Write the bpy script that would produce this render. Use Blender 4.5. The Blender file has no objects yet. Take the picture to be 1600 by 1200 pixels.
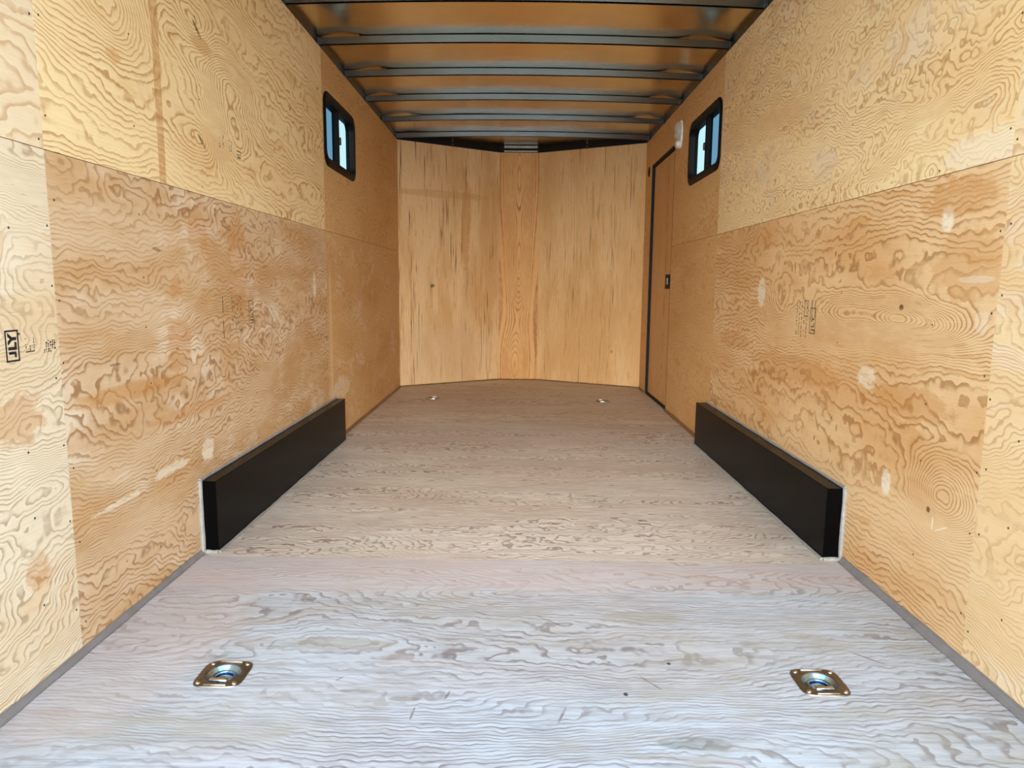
import bpy, bmesh, math, random
from mathutils import Vector, Matrix

scene = bpy.context.scene
COL = scene.collection
random.seed(7)

# ------------------------------------------------------------------ camera
def make_camera():
    f, p, y, r, h = 1107.6, 0.1367, -0.0099, -0.0089, 0.9198
    cy, sy, cp, sp, cr, sr = math.cos(y), math.sin(y), math.cos(p), math.sin(p), math.cos(r), math.sin(r)
    fw = Vector((sy * cp, cy * cp, -sp)); rt = Vector((cy, -sy, 0)); dn = fw.cross(rt)
    rt2 = cr * rt + sr * dn; dn2 = -sr * rt + cr * dn
    m = Matrix((rt2, -dn2, -fw)).transposed().to_4x4()
    m.translation = (0, 0, h)
    cd = bpy.data.cameras.new('camera')
    cd.sensor_fit = 'HORIZONTAL'; cd.sensor_width = 36.0
    cd.lens = f * 36.0 / 1600.0
    cd.clip_start = 0.02; cd.clip_end = 400
    co = bpy.data.objects.new('camera', cd); COL.objects.link(co)
    co.matrix_world = m
    scene.camera = co
make_camera()

# ------------------------------------------------------------------ light, sky, exposure
scene.view_settings.view_transform = 'Standard'
scene.view_settings.look = 'None'
scene.view_settings.gamma = 1.0
scene.view_settings.use_curve_mapping = False
scene.view_settings.exposure = 1.6
scene.cycles.max_bounces = 14
scene.cycles.diffuse_bounces = 10
scene.cycles.glossy_bounces = 6
scene.cycles.transparent_max_bounces = 12
scene.cycles.sample_clamp_indirect = 8.0

def make_world():
    w = bpy.data.worlds.new('sky'); scene.world = w; w.use_nodes = True
    nt = w.node_tree; nt.nodes.clear()
    tc = nt.nodes.new('ShaderNodeTexCoord')
    sx = nt.nodes.new('ShaderNodeSeparateXYZ'); nt.links.new(tc.outputs['Generated'], sx.inputs[0])
    mr = nt.nodes.new('ShaderNodeMapRange'); mr.inputs['From Min'].default_value = -0.05; mr.inputs['From Max'].default_value = 1.0
    nt.links.new(sx.outputs['Z'], mr.inputs['Value'])
    cr = nt.nodes.new('ShaderNodeValToRGB'); nt.links.new(mr.outputs[0], cr.inputs['Fac'])
    e = cr.color_ramp.elements
    e[0].position = 0.0; e[0].color = (0.94, 0.95, 0.95, 1)
    e[1].position = 1.0; e[1].color = (0.34, 0.62, 1.08, 1)
    n = e.new(0.22); n.color = (0.85, 0.96, 1.04, 1)
    n = e.new(0.55); n.color = (0.50, 0.76, 1.06, 1)
    bg = nt.nodes.new('ShaderNodeBackground'); bg.inputs['Strength'].default_value = SKY
    nt.links.new(cr.outputs[0], bg.inputs['Color'])
    out = nt.nodes.new('ShaderNodeOutputWorld'); nt.links.new(bg.outputs[0], out.inputs[0])
SKY = 1.35
SUN = 3.5
make_world()

def make_sun():
    # hazy low sun behind the photographer, shining in through the open rear doorway
    ld = bpy.data.lights.new('hazy_sun', 'SUN'); ld.energy = SUN; ld.angle = math.radians(62)
    ld.color = (1.0, 0.97, 0.93)
    lo = bpy.data.objects.new('hazy_sun', ld); COL.objects.link(lo)
    lo.location = (0, -6, 5)
    d = Vector((0.0, 1.0, -0.15)).normalized()
    lo.rotation_euler = d.to_track_quat('-Z', 'Y').to_euler()
make_sun()

# ------------------------------------------------------------------ dimensions (metres)
A, B, H = 1.087, 1.109, 2.185          # left wall x=-A, right wall x=+B, top of the wall plywood
Y0 = 0.45                              # rear opening
YL, YR, YN = 6.42, 6.50, 7.00          # front corners and tip of the nose wall
NL, NR = -0.205, 0.175                 # nose centre panel
SEAM = 1.22

# ------------------------------------------------------------------ helpers
def link(o, parent=None):
    COL.objects.link(o)
    if parent: o.parent = parent
    return o

def wloc(o):
    v = Vector((0, 0, 0))
    while o: v += o.location; o = o.parent
    return v

def obj(name, bm, mats, parent=None, smooth=False, local=False):
    me = bpy.data.meshes.new(name)
    if parent is not None and not local:
        bmesh.ops.translate(bm, verts=bm.verts, vec=-wloc(parent))
    bmesh.ops.recalc_face_normals(bm, faces=bm.faces)
    bm.to_mesh(me); bm.free()
    for m in (mats if isinstance(mats, (list, tuple)) else [mats]): me.materials.append(m)
    if smooth:
        for p in me.polygons: p.use_smooth = True
        try: me.set_sharp_from_angle(angle=math.radians(38))
        except Exception: pass
    o = bpy.data.objects.new(name, me)
    return link(o, parent)

def empty(name, loc):
    o = bpy.data.objects.new(name, None); o.location = loc; o.empty_display_size = 0.05
    return link(o)

def tag(o, label=None, cat=None, group=None, kind=None):
    if label: o['label'] = label
    if cat: o['category'] = cat
    if group: o['group'] = group
    if kind: o['kind'] = kind
    return o

def box(bm, x0, x1, y0, y1, z0, z1, bevel=0.0, seg=2):
    vs = [bm.verts.new((x, y, z)) for x in (x0, x1) for y in (y0, y1) for z in (z0, z1)]
    q = [(0, 1, 3, 2), (4, 6, 7, 5), (0, 4, 5, 1), (2, 3, 7, 6), (0, 2, 6, 4), (1, 5, 7, 3)]
    fs = [bm.faces.new([vs[i] for i in f]) for f in q]
    if bevel > 0:
        es = list({e for f in fs for e in f.edges})
        bmesh.ops.bevel(bm, geom=es, offset=bevel, segments=seg, affect='EDGES', profile=0.5)
    return vs

def cyl(bm, c, axis, r, h, seg=20, r2=None):
    axis = Vector(axis).normalized()
    m = Matrix.Translation(Vector(c) + axis * h / 2) @ axis.to_track_quat('Z', 'Y').to_matrix().to_4x4()
    bmesh.ops.create_cone(bm, cap_ends=True, segments=seg, radius1=r, radius2=r if r2 is None else r2, depth=h, matrix=m)

def tube(bm, pts, radii, seg=8, closed=False):
    pts = [Vector(p) for p in pts]; n = len(pts); rings = []
    if not isinstance(radii, (list, tuple)): radii = [radii] * n
    prev = None
    for i, p in enumerate(pts):
        if closed: t = pts[(i + 1) % n] - pts[i - 1]
        else: t = pts[min(i + 1, n - 1)] - pts[max(i - 1, 0)]
        t.normalize()
        ref = prev if prev is not None else (Vector((0, 0, 1)) if abs(t.z) < 0.9 else Vector((1, 0, 0)))
        u = (ref - t * ref.dot(t)).normalized(); prev = u; v = t.cross(u)
        rings.append([bm.verts.new(p + (u * math.cos(2 * math.pi * k / seg) + v * math.sin(2 * math.pi * k / seg)) * radii[i]) for k in range(seg)])
    for i in range(n if closed else n - 1):
        a, b2 = rings[i], rings[(i + 1) % n]
        for k in range(seg):
            bm.faces.new((a[k], a[(k + 1) % seg], b2[(k + 1) % seg], b2[k]))
    if not closed:
        bm.faces.new(rings[0][::-1]); bm.faces.new(rings[-1])

def sheet(bm, P, u0, u1, v0, v1, holes, n, t, uvf=None):
    """flat sheet with rectangular holes, P maps (u,v) to a point, n = direction of the thickness t"""
    uv = bm.loops.layers.uv.verify()
    us = sorted({u0, u1} | {min(max(h[k], u0), u1) for h in holes for k in (0, 1)})
    vs = sorted({v0, v1} | {min(max(h[k], v0), v1) for h in holes for k in (2, 3)})
    n = Vector(n) * t
    cells = {}
    for i in range(len(us) - 1):
        for j in range(len(vs) - 1):
            cu, cv = (us[i] + us[i + 1]) / 2, (vs[j] + vs[j + 1]) / 2
            if not any(h[0] < cu < h[1] and h[2] < cv < h[3] for h in holes): cells[(i, j)] = 1
    vc = {}
    def V(i, j, k):
        if (i, j, k) not in vc: vc[(i, j, k)] = bm.verts.new(Vector(P(us[i], vs[j])) + n * k)
        return vc[(i, j, k)]
    def F(keys):
        f = bm.faces.new([V(*k) for k in keys])
        for l, k in zip(f.loops, keys): l[uv].uv = (us[k[0]], vs[k[1]]) if uvf is None else uvf(us[k[0]], vs[k[1]])
    for (i, j) in cells:
        F([(i, j, 0), (i + 1, j, 0), (i + 1, j + 1, 0), (i, j + 1, 0)])
        F([(i, j, 1), (i, j + 1, 1), (i + 1, j + 1, 1), (i + 1, j, 1)])
        for (di, dj, e) in ((-1, 0, ((i, j), (i, j + 1))), (1, 0, ((i + 1, j), (i + 1, j + 1))), (0, -1, ((i, j), (i + 1, j))), (0, 1, ((i, j + 1), (i + 1, j + 1)))):
            if (i + di, j + dj) not in cells:
                F([e[0] + (0,), e[1] + (0,), e[1] + (1,), e[0] + (1,)])

def rrect(w, h, r, n=6):
    pts = []
    for cx, cy, a0 in ((w / 2 - r, h / 2 - r, 0), (-w / 2 + r, h / 2 - r, 90), (-w / 2 + r, -h / 2 + r, 180), (w / 2 - r, -h / 2 + r, 270)):
        for k in range(n + 1):
            a = math.radians(a0 + 90 * k / n)
            pts.append((cx + r * math.cos(a), cy + r * math.sin(a)))
    return pts

# ------------------------------------------------------------------ node helper
class NT:
    def __init__(self, name):
        self.m = bpy.data.materials.new(name); self.m.use_nodes = True
        self.t = self.m.node_tree; self.t.nodes.clear()
        self.out = self.t.nodes.new('ShaderNodeOutputMaterial')
    def _set(self, sock, v):
        if hasattr(v, 'is_output'): self.t.links.new(v, sock)
        elif v is not None:
            if isinstance(v, (tuple, list)) and len(v) == 3 and sock.type == 'RGBA': v = (*v, 1)
            sock.default_value = v
    def math(self, op, a, b=None, c=None, clamp=False):
        n = self.t.nodes.new('ShaderNodeMath'); n.operation = op; n.use_clamp = clamp
        for i, v in enumerate((a, b, c)):
            if v is not None: self._set(n.inputs[i], v)
        return n.outputs[0]
    def add(self, a, b): return self.math('ADD', a, b)
    def sub(self, a, b): return self.math('SUBTRACT', a, b)
    def mul(self, a, b): return self.math('MULTIPLY', a, b)
    def pw(self, a, b): return self.math('POWER', a, b)
    def smooth(self, v, a, b, o0=0.0, o1=1.0):
        n = self.t.nodes.new('ShaderNodeMapRange'); n.interpolation_type = 'SMOOTHSTEP'
        self._set(n.inputs['Value'], v); n.inputs['From Min'].default_value = a; n.inputs['From Max'].default_value = b
        n.inputs['To Min'].default_value = o0; n.inputs['To Max'].default_value = o1
        return n.outputs[0]
    def xyz(self, x, y, z):
        n = self.t.nodes.new('ShaderNodeCombineXYZ')
        for i, v in enumerate((x, y, z)): self._set(n.inputs[i], v)
        return n.outputs[0]
    def uv(self):
        n = self.t.nodes.new('ShaderNodeUVMap')
        s = self.t.nodes.new('ShaderNodeSeparateXYZ'); self.t.links.new(n.outputs[0], s.inputs[0])
        return s.outputs[0], s.outputs[1]
    def noise(self, vec, scale=1.0, detail=2.0, rough=0.5, dist=0.0):
        n = self.t.nodes.new('ShaderNodeTexNoise'); n.noise_dimensions = '3D'
        self._set(n.inputs['Vector'], vec); n.inputs['Scale'].default_value = scale
        n.inputs['Detail'].default_value = detail; n.inputs['Roughness'].default_value = rough; n.inputs['Distortion'].default_value = dist
        return n.outputs['Fac']
    def voronoi(self, vec, rnd=1.0):
        n = self.t.nodes.new('ShaderNodeTexVoronoi'); n.inputs['Scale'].default_value = 1.0; n.inputs['Randomness'].default_value = rnd
        self._set(n.inputs['Vector'], vec)
        return n.outputs['Distance'], n.outputs['Color']
    def mix(self, f, a, b, mode='MIX'):
        n = self.t.nodes.new('ShaderNodeMix'); n.data_type = 'RGBA'; n.blend_type = mode
        self._set(n.inputs['Factor'], f); self._set(n.inputs['A'], None)
        self._set(n.inputs[6], a); self._set(n.inputs[7], b)
        return n.outputs[2]
    def bump(self, h, strength, dist):
        n = self.t.nodes.new('ShaderNodeBump'); n.inputs['Strength'].default_value = strength; n.inputs['Distance'].default_value = dist
        self._set(n.inputs['Height'], h); return n.outputs[0]
    def bsdf(self, color, rough=0.5, metal=0.0, spec=0.5, normal=None, **kw):
        n = self.t.nodes.new('ShaderNodeBsdfPrincipled')
        self._set(n.inputs['Base Color'], color); self._set(n.inputs['Roughness'], rough)
        self._set(n.inputs['Metallic'], metal); n.inputs['Specular IOR Level'].default_value = spec
        if normal is not None: self._set(n.inputs['Normal'], normal)
        for k, v in kw.items(): self._set(n.inputs[k.replace('_', ' ')], v)
        self.t.links.new(n.outputs[0], self.out.inputs[0]); return self.m

def srgb(r, g, b):
    f = lambda c: (c / 255 / 12.92) if c / 255 <= 0.04045 else ((c / 255 + 0.055) / 1.055) ** 2.4
    return (f(r), f(g), f(b))

def plain(name, color, rough=0.5, metal=0.0, spec=0.5, nscale=30, namt=0.12, bump=0.0, **kw):
    t = NT(name)
    g = t.t.nodes.new('ShaderNodeTexCoord').outputs['Object']
    n = t.noise(g, nscale, 3)
    c = t.mix(t.smooth(n, 0.3, 0.7), tuple(x * (1 - namt) for x in color), tuple(min(1, x * (1 + namt)) for x in color))
    nr = t.bump(n, bump, 0.002) if bump else None
    return t.bsdf(c, rough, metal, spec, nr, **kw)

# ------------------------------------------------------------------ plywood
def plywood(name, seed, light, dark, patch, K=34, slope=0.55, a1=0.75, f1=(0.9, 3.2), a2=0.13, f2=(5, 9), a3=0.020, f3=(30, 22),
            line=0.75, patch_amt=0.55, bumps=(), spots=(), knots=0.7, kn=(5.5, 7.5, 0.80, 0.045), streak=0.0, rough=0.62, fibre=0.12, grime=0.0, grey=0.0, pale=None, pf=(1.0, 3.0)):
    """rotary-cut veneer: the rings are level lines of a warped height field; UV = metres, U along the grain"""
    t = NT(name); u, v = t.uv()
    def nz(fu, fv, k, d=2.0, r=0.5):
        return t.noise(t.xyz(t.mul(u, fu), t.mul(v, fv), seed * 7.31 + k * 3.7), 1.0, d, r)
    n1 = nz(f1[0], f1[1], 0, 1.5, 0.45); n2 = nz(f2[0], f2[1], 1, 2.0); n3 = nz(f3[0], f3[1], 2, 1.0)
    h = t.add(t.add(t.mul(v, slope), t.mul(n1, a1)), t.add(t.mul(n2, a2), t.mul(n3, a3)))
    for (bu, bv, ru, rv, amp) in bumps:
        du = t.mul(t.sub(u, bu), 1 / ru); dv = t.mul(t.sub(v, bv), 1 / rv)
        r2 = t.add(t.mul(du, du), t.mul(dv, dv))
        h = t.add(h, t.mul(t.math('EXPONENT', t.mul(r2, -1.0)), amp))
    s = t.math('FRACT', t.mul(h, K))
    ring = t.add(t.mul(t.smooth(s, 0.50, 0.90), t.smooth(s, 0.90, 1.0, 1, 0)), t.mul(t.mul(s, t.smooth(s, 0.92, 1.0, 1, 0)), 0.22))
    ring = t.math('MINIMUM', ring, 1.0)
    # soft body of the latewood band next to its sharp dark rim
    vary = nz(1.6, 5, 3, 2)
    fine = nz(9, 300, 4, 2)
    fleck = nz(16, 150, 12, 2, 0.6)
    mott = nz(14, 40, 13, 3, 0.65)
    pn = nz(pf[0], pf[1], 5, 3, 0.6)
    pn2 = nz(3.2, 6.0, 6, 3, 0.6)
    base = t.mix(t.smooth(pn, 0.40, 0.66, 0, patch_amt), light, patch)
    if pale is not None:
        base = t.mix(t.smooth(pn2, 0.50, 0.68, 0, 0.65), base, pale)
    # heartwood fill inside some of the closed figures
    cell = t.math('FRACT', t.mul(h, K * 0.21))
    fill = t.mul(t.smooth(cell, 0.70, 0.80), t.smooth(pn2, 0.53, 0.60))
    base = t.mix(t.mul(fill, 0.42), base, patch)
    vary2 = nz(13, 34, 14, 2, 0.6)
    c = t.mix(t.mul(t.mul(t.mul(ring, line), t.smooth(vary, 0.28, 0.62, 0.40, 1.0)), t.smooth(vary2, 0.30, 0.56, 0.45, 1.0)), base, dark)
    if grime > 0:
        gs = nz(7, 90, 15, 3, 0.7); gb = nz(5, 14, 16, 4, 0.7)
        c = t.mix(t.mul(t.smooth(gs, 0.42, 0.66), grime), c, dark)
        c = t.mix(t.smooth(gb, 0.50, 0.72, 0, grime * 0.8), c, srgb(150, 142, 132))
    c = t.mix(t.smooth(fine, 0.35, 0.75, 0, fibre), c, dark)
    c = t.mix(t.smooth(fleck, 0.64, 0.76, 0, 0.38), c, dark)
    c = t.mix(t.smooth(mott, 0.52, 0.70, 0, 0.16), c, light)
    if streak > 0:
        st = nz(0.9, 11, 7, 3, 0.68)
        st2 = nz(2.6, 95, 8, 2, 0.6)
        c = t.mix(t.smooth(st, 0.54, 0.74, 0, streak * 0.55), c, patch)
        c = t.mix(t.mul(t.smooth(st2, 0.57, 0.68), t.smooth(st, 0.47, 0.58, 0, min(1, streak))), c, srgb(100, 52, 10))
    if knots > 0:
        d, col = t.voronoi(t.xyz(t.add(t.mul(u, kn[0]), seed), t.mul(v, kn[1]), seed * 1.3))
        sc = t.t.nodes.new('ShaderNodeSeparateColor'); t.t.links.new(col, sc.inputs[0])
        pick = t.smooth(sc.outputs[0], kn[2], kn[2] + 0.01)
        sz = t.sub(d, t.mul(sc.outputs[1], 0.05))
        c = t.mix(t.mul(t.mul(t.smooth(sz, 0.02, kn[3] * 2.7, 1, 0), pick), knots * 0.55), c, patch)
        c = t.mix(t.mul(t.mul(t.smooth(sz, 0.005, kn[3], 1, 0), pick), knots), c, srgb(92, 62, 34))
    if grey > 0:
        gn = nz(2.0, 5.0, 9, 4, 0.65); gn2 = nz(9, 16, 10, 3, 0.6)
        c = t.mix(t.mul(t.smooth(gn, 0.44, 0.66), t.smooth(gn2, 0.38, 0.62, 0.1, grey)), c, srgb(158, 154, 140))
    for sp in spots:
        su, sv, ru, rv, colr, amt = sp[:6]; edge = sp[6] if len(sp) > 6 else 0.5; e = sp[7] if len(sp) > 7 else 2.0
        ang = math.radians(sp[8]) if len(sp) > 8 else 0.0
        pu, pv = t.sub(u, su), t.sub(v, sv)
        if ang: pu, pv = t.add(t.mul(pu, math.cos(ang)), t.mul(pv, math.sin(ang))), t.sub(t.mul(pv, math.cos(ang)), t.mul(pu, math.sin(ang)))
        du = t.math('ABSOLUTE', t.mul(pu, 1 / ru)); dv = t.math('ABSOLUTE', t.mul(pv, 1 / rv))
        r = t.add(t.pw(du, e), t.pw(dv, e))
        if edge: r = t.add(r, t.mul(t.add(t.sub(nz(20, 30, 11, 4, 0.7), 0.5), t.mul(t.sub(n1, 0.5), 0.6)), 4.2 * edge))
        f = t.smooth(r, 0.45, 1.05, amt, 0)
        if amt > 0.5 and edge: f = t.mul(f, t.smooth(mott, 0.34, 0.56, 0.55, 1.0))
        c = t.mix(f, c, colr)
    b = t.bump(t.add(t.mul(ring, 0.3), fine), 0.06, 0.001)
    return t.bsdf(c, rough, 0.0, 0.30, b)

# palette (albedo)
CREAM = srgb(232, 216, 186); STRAW = srgb(245, 222, 172); TAN = srgb(222, 184, 128)
LINE = srgb(160, 110, 58); LINE_GREY = srgb(150, 124, 88); ORANGE = srgb(198, 142, 76); AMBER = srgb(190, 130, 62)
PALE = srgb(238, 224, 200); PINK = srgb(226, 190, 156); WHITE_SCUFF = srgb(238, 230, 206)

# ------------------------------------------------------------------ plain materials
M_BLACK = plain('black_steel', (0.010, 0.010, 0.011), 0.38, 0, 0.5)
M_BOX = plain('black_painted_steel', (0.0014, 0.0014, 0.0015), 0.24, 0, 0.22, 8, 0.1, IOR=1.22)
M_BOW = plain('black_bow_steel', (0.007, 0.0075, 0.0075), 0.20, 0.0, 1.0, 12, 0.15, IOR=1.75)
M_TRIMBLK = plain('black_plastic', (0.004, 0.0037, 0.0037), 0.5, 0, 0.12)
M_RUBBER = plain('black_rubber', (0.008, 0.008, 0.008), 0.7, 0, 0.3)
M_CAULK = plain('grey_caulk', srgb(142, 140, 136), 0.6, 0, 0.3, 60, 0.12, 0.3)
M_COVE = plain('grey_vinyl_cove', srgb(124, 120, 118), 0.55, 0, 0.4, 20, 0.08)
M_BROWN = plain('brown_strip', srgb(132, 100, 68), 0.6, 0, 0.3, 25, 0.12)  # brown used on the front baseboard and the far side runs
M_ZINC = plain('yellow_zinc_plate', srgb(128, 122, 112), 0.36, 1.0, 0.5, 40, 0.18)
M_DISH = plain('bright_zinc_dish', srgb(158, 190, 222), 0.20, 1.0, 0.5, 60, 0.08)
M_BOLT = plain('zinc_bolt', srgb(206, 204, 198), 0.24, 1.0)
M_SCREW = plain('dark_screw', (0.07, 0.045, 0.025), 0.5, 0.3)
M_INK = plain('black_ink', (0.018, 0.017, 0.017), 0.7, 0, 0.2, 120, 0.5)
M_INKF = plain('faded_ink', (0.12, 0.085, 0.045), 0.7, 0, 0.2, 120, 0.5)
M_SKIN = plain('dark_skin', (0.05, 0.045, 0.04), 0.7)
M_WHITEPL = plain('white_plastic', (0.80, 0.78, 0.72), 0.35, 0, 0.5)
M_GREYMETAL = plain('grey_metal', (0.33, 0.33, 0.31), 0.42, 0.6)
M_CHROME = plain('worn_chrome', (0.6, 0.6, 0.6), 0.22, 1.0)

def roof_mat():
    t = NT('aluminium_roof_sheet')
    g = t.t.nodes.new('ShaderNodeTexCoord').outputs['Object']
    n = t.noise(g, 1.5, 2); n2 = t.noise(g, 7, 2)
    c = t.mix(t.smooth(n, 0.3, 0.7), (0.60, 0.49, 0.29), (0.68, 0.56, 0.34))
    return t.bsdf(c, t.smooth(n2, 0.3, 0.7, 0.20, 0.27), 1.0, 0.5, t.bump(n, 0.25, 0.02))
M_ROOF = roof_mat()

def glass_mat(name, tint, refl):
    t = NT(name)
    tr = t.t.nodes.new('ShaderNodeBsdfTransparent'); tr.inputs[0].default_value = (*tint, 1)
    gl = t.t.nodes.new('ShaderNodeBsdfGlossy'); gl.inputs['Roughness'].default_value = 0.03; gl.inputs['Color'].default_value = (0.8, 0.85, 0.9, 1)
    fr = t.t.nodes.new('ShaderNodeFresnel'); fr.inputs[0].default_value = 1.45
    mx = t.t.nodes.new('ShaderNodeMixShader'); t.t.links.new(t.mul(fr.outputs[0], refl), mx.inputs[0])
    t.t.links.new(tr.outputs[0], mx.inputs[1]); t.t.links.new(gl.outputs[0], mx.inputs[2])
    t.t.links.new(mx.outputs[0], t.out.inputs[0]); return t.m
M_TINT = glass_mat('tinted_glass', (0.21, 0.30, 0.35), 0.06)
M_CLEAR = glass_mat('clear_glass', (0.42, 0.50, 0.50), 0.06)
def lens_mat():
    t = NT('clear_plastic_lens')
    return t.bsdf((0.85, 0.84, 0.78), 0.18, 0.0, 0.5, None, Transmission_Weight=0.75, IOR=1.3)
M_LENS = lens_mat()

# ------------------------------------------------------------------ ground outside
def ground_mat():
    t = NT('pale_concrete'); g = t.t.nodes.new('ShaderNodeTexCoord').outputs['Object']
    n = t.noise(g, 0.8, 5); return t.bsdf(t.mix(n, (0.54, 0.53, 0.51), (0.66, 0.65, 0.62)), 0.9, 0, 0.2)
bm = bmesh.new(); box(bm, -40, 40, -60, 40, -0.70, -0.60)
tag(obj('ground', bm, ground_mat()), kind='structure')

# ------------------------------------------------------------------ floor
DR = [(-0.695, 1.568), (0.716, 1.568), (-0.712, 5.77), (0.685, 5.705)]   # tie-down rings
def floor_panels():
    fl = empty('floor', (0, 0, 0)); tag(fl, kind='structure')
    bm = bmesh.new(); box(bm, -A - 0.02, B + 0.02, Y0, 7.06, -0.09, -0.05)
    obj('subfloor', bm, M_SKIN, fl)
    FL = srgb(206, 192, 176); FD = srgb(140, 118, 102); FP = srgb(186, 158, 138)
    near = plywood('floor_plywood_near', 3.3, srgb(186, 196, 206), srgb(116, 108, 106), srgb(186, 174, 168), K=66, slope=0.65, a1=0.55, f1=(0.8, 2.8), a2=0.10, f2=(3.0, 8),
                   line=0.85, patch_amt=0.35, knots=0.5, kn=(5, 9, 0.90, 0.04), grey=0.55, grime=0.40, fibre=0.18, rough=0.55,
                   spots=[(0.0, 2.24, 3.0, 0.26, srgb(192, 174, 168), 0.50, 0.22, 1.3), (-1.0, 1.75, 0.28, 0.5, srgb(196, 176, 170), 0.35, 0.2),
                          (0.37, 1.335, 0.085, 0.022, srgb(116, 118, 112), 0.6, 0.30), (-0.36, 1.506, 0.05, 0.010, srgb(130, 124, 112), 0.6, 0.3), (-0.25, 1.478, 0.04, 0.012, srgb(120, 108, 92), 0.6, 0.3), (-0.45, 1.72, 0.16, 0.035, srgb(150, 146, 132), 0.5, 0.3),
                          (0.36, 1.89, 0.14, 0.05, srgb(150, 146, 132), 0.5, 0.3), (0.377, 1.645, 0.006, 0.006, srgb(30, 30, 30), 0.9, 0), (0.251, 1.509, 0.006, 0.008, srgb(40, 38, 36), 0.9, 0)]
                         + [(sx, sy, l, 0.0035, srgb(112, 100, 88), 0.75, 0.04, 2, a) for sx, sy, l, a in ((-0.096, 1.901, .035, -29.5), (0.09, 1.864, .05, -40.5), (0.316, 1.558, .04, -53), (0.884, 1.686, .05, -44), (0.101, 1.426, .036, 71), (-0.155, 1.496, .02, 75), (-0.224, 1.424, .026, 85), (-0.416, 1.557, .014, 52))])
    mid = plywood('floor_plywood_middle', 5.1, srgb(210, 202, 192), srgb(118, 98, 84), srgb(188, 168, 150), K=84, slope=0.6, a1=0.55, f1=(0.7, 3.2), a2=0.10, f2=(3.0, 9),
                  line=0.85, patch_amt=0.5, knots=0.85, kn=(6.5, 24, 0.38, 0.11), grey=0.25, grime=0.25, fibre=0.18, rough=0.55)
    mid2 = plywood('floor_plywood_front', 8.9, srgb(214, 202, 186), srgb(128, 104, 86), srgb(194, 164, 136), K=60, slope=0.6, a1=0.5, f1=(0.6, 3.0), a2=0.10, f2=(3.0, 9),
                   line=0.7, patch_amt=0.5, knots=0.6, kn=(6.5, 24, 0.5, 0.11), grey=0.15, grime=0.25, fibre=0.18, rough=0.55)
    P = lambda u, v: (u, v, 0)
    hs = [(x - 0.046, x + 0.046, y - 0.046, y + 0.046) for x, y in DR]
    for (y0, y1, m) in ((Y0, 1.0845, near), (1.085, 2.3045, near), (2.3053, 3.525, mid), (3.5253, 4.745, mid), (4.7453, 5.965, mid2), (5.9653, 7.06, mid2)):
        bm = bmesh.new()
        sheet(bm, P, -A - 0.012, B + 0.012, y0, y1, [h for h in hs if y0 < h[2] and h[3] < y1], (0, 0, -1), 0.05)
        obj('floor_panel', bm, m, fl)
floor_panels()

# ------------------------------------------------------------------ side walls
WL = (4.058, 4.734, 1.622, 1.940)   # window openings (y0,y1,z0,z1)
WR = (4.120, 4.821, 1.622, 1.938)
DO = (5.30, 6.20, -0.01, 1.945)     # door opening
screw_me = None
def screw(parent, p, axis):
    global screw_me
    if screw_me is None:
        bm = bmesh.new(); cyl(bm, (0, 0, -0.001), (0, 0, 1), 0.0036, 0.0014, 8, 0.0028)
        screw_me = bpy.data.meshes.new('screw'); bm.to_mesh(screw_me); bm.free(); screw_me.materials.append(M_SCREW)
    o = bpy.data.objects.new('screw', screw_me)
    o.location = Vector(p) - wloc(parent); o.rotation_euler = Vector(axis).to_track_quat('Z', 'Y').to_euler()
    link(o, parent)

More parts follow.
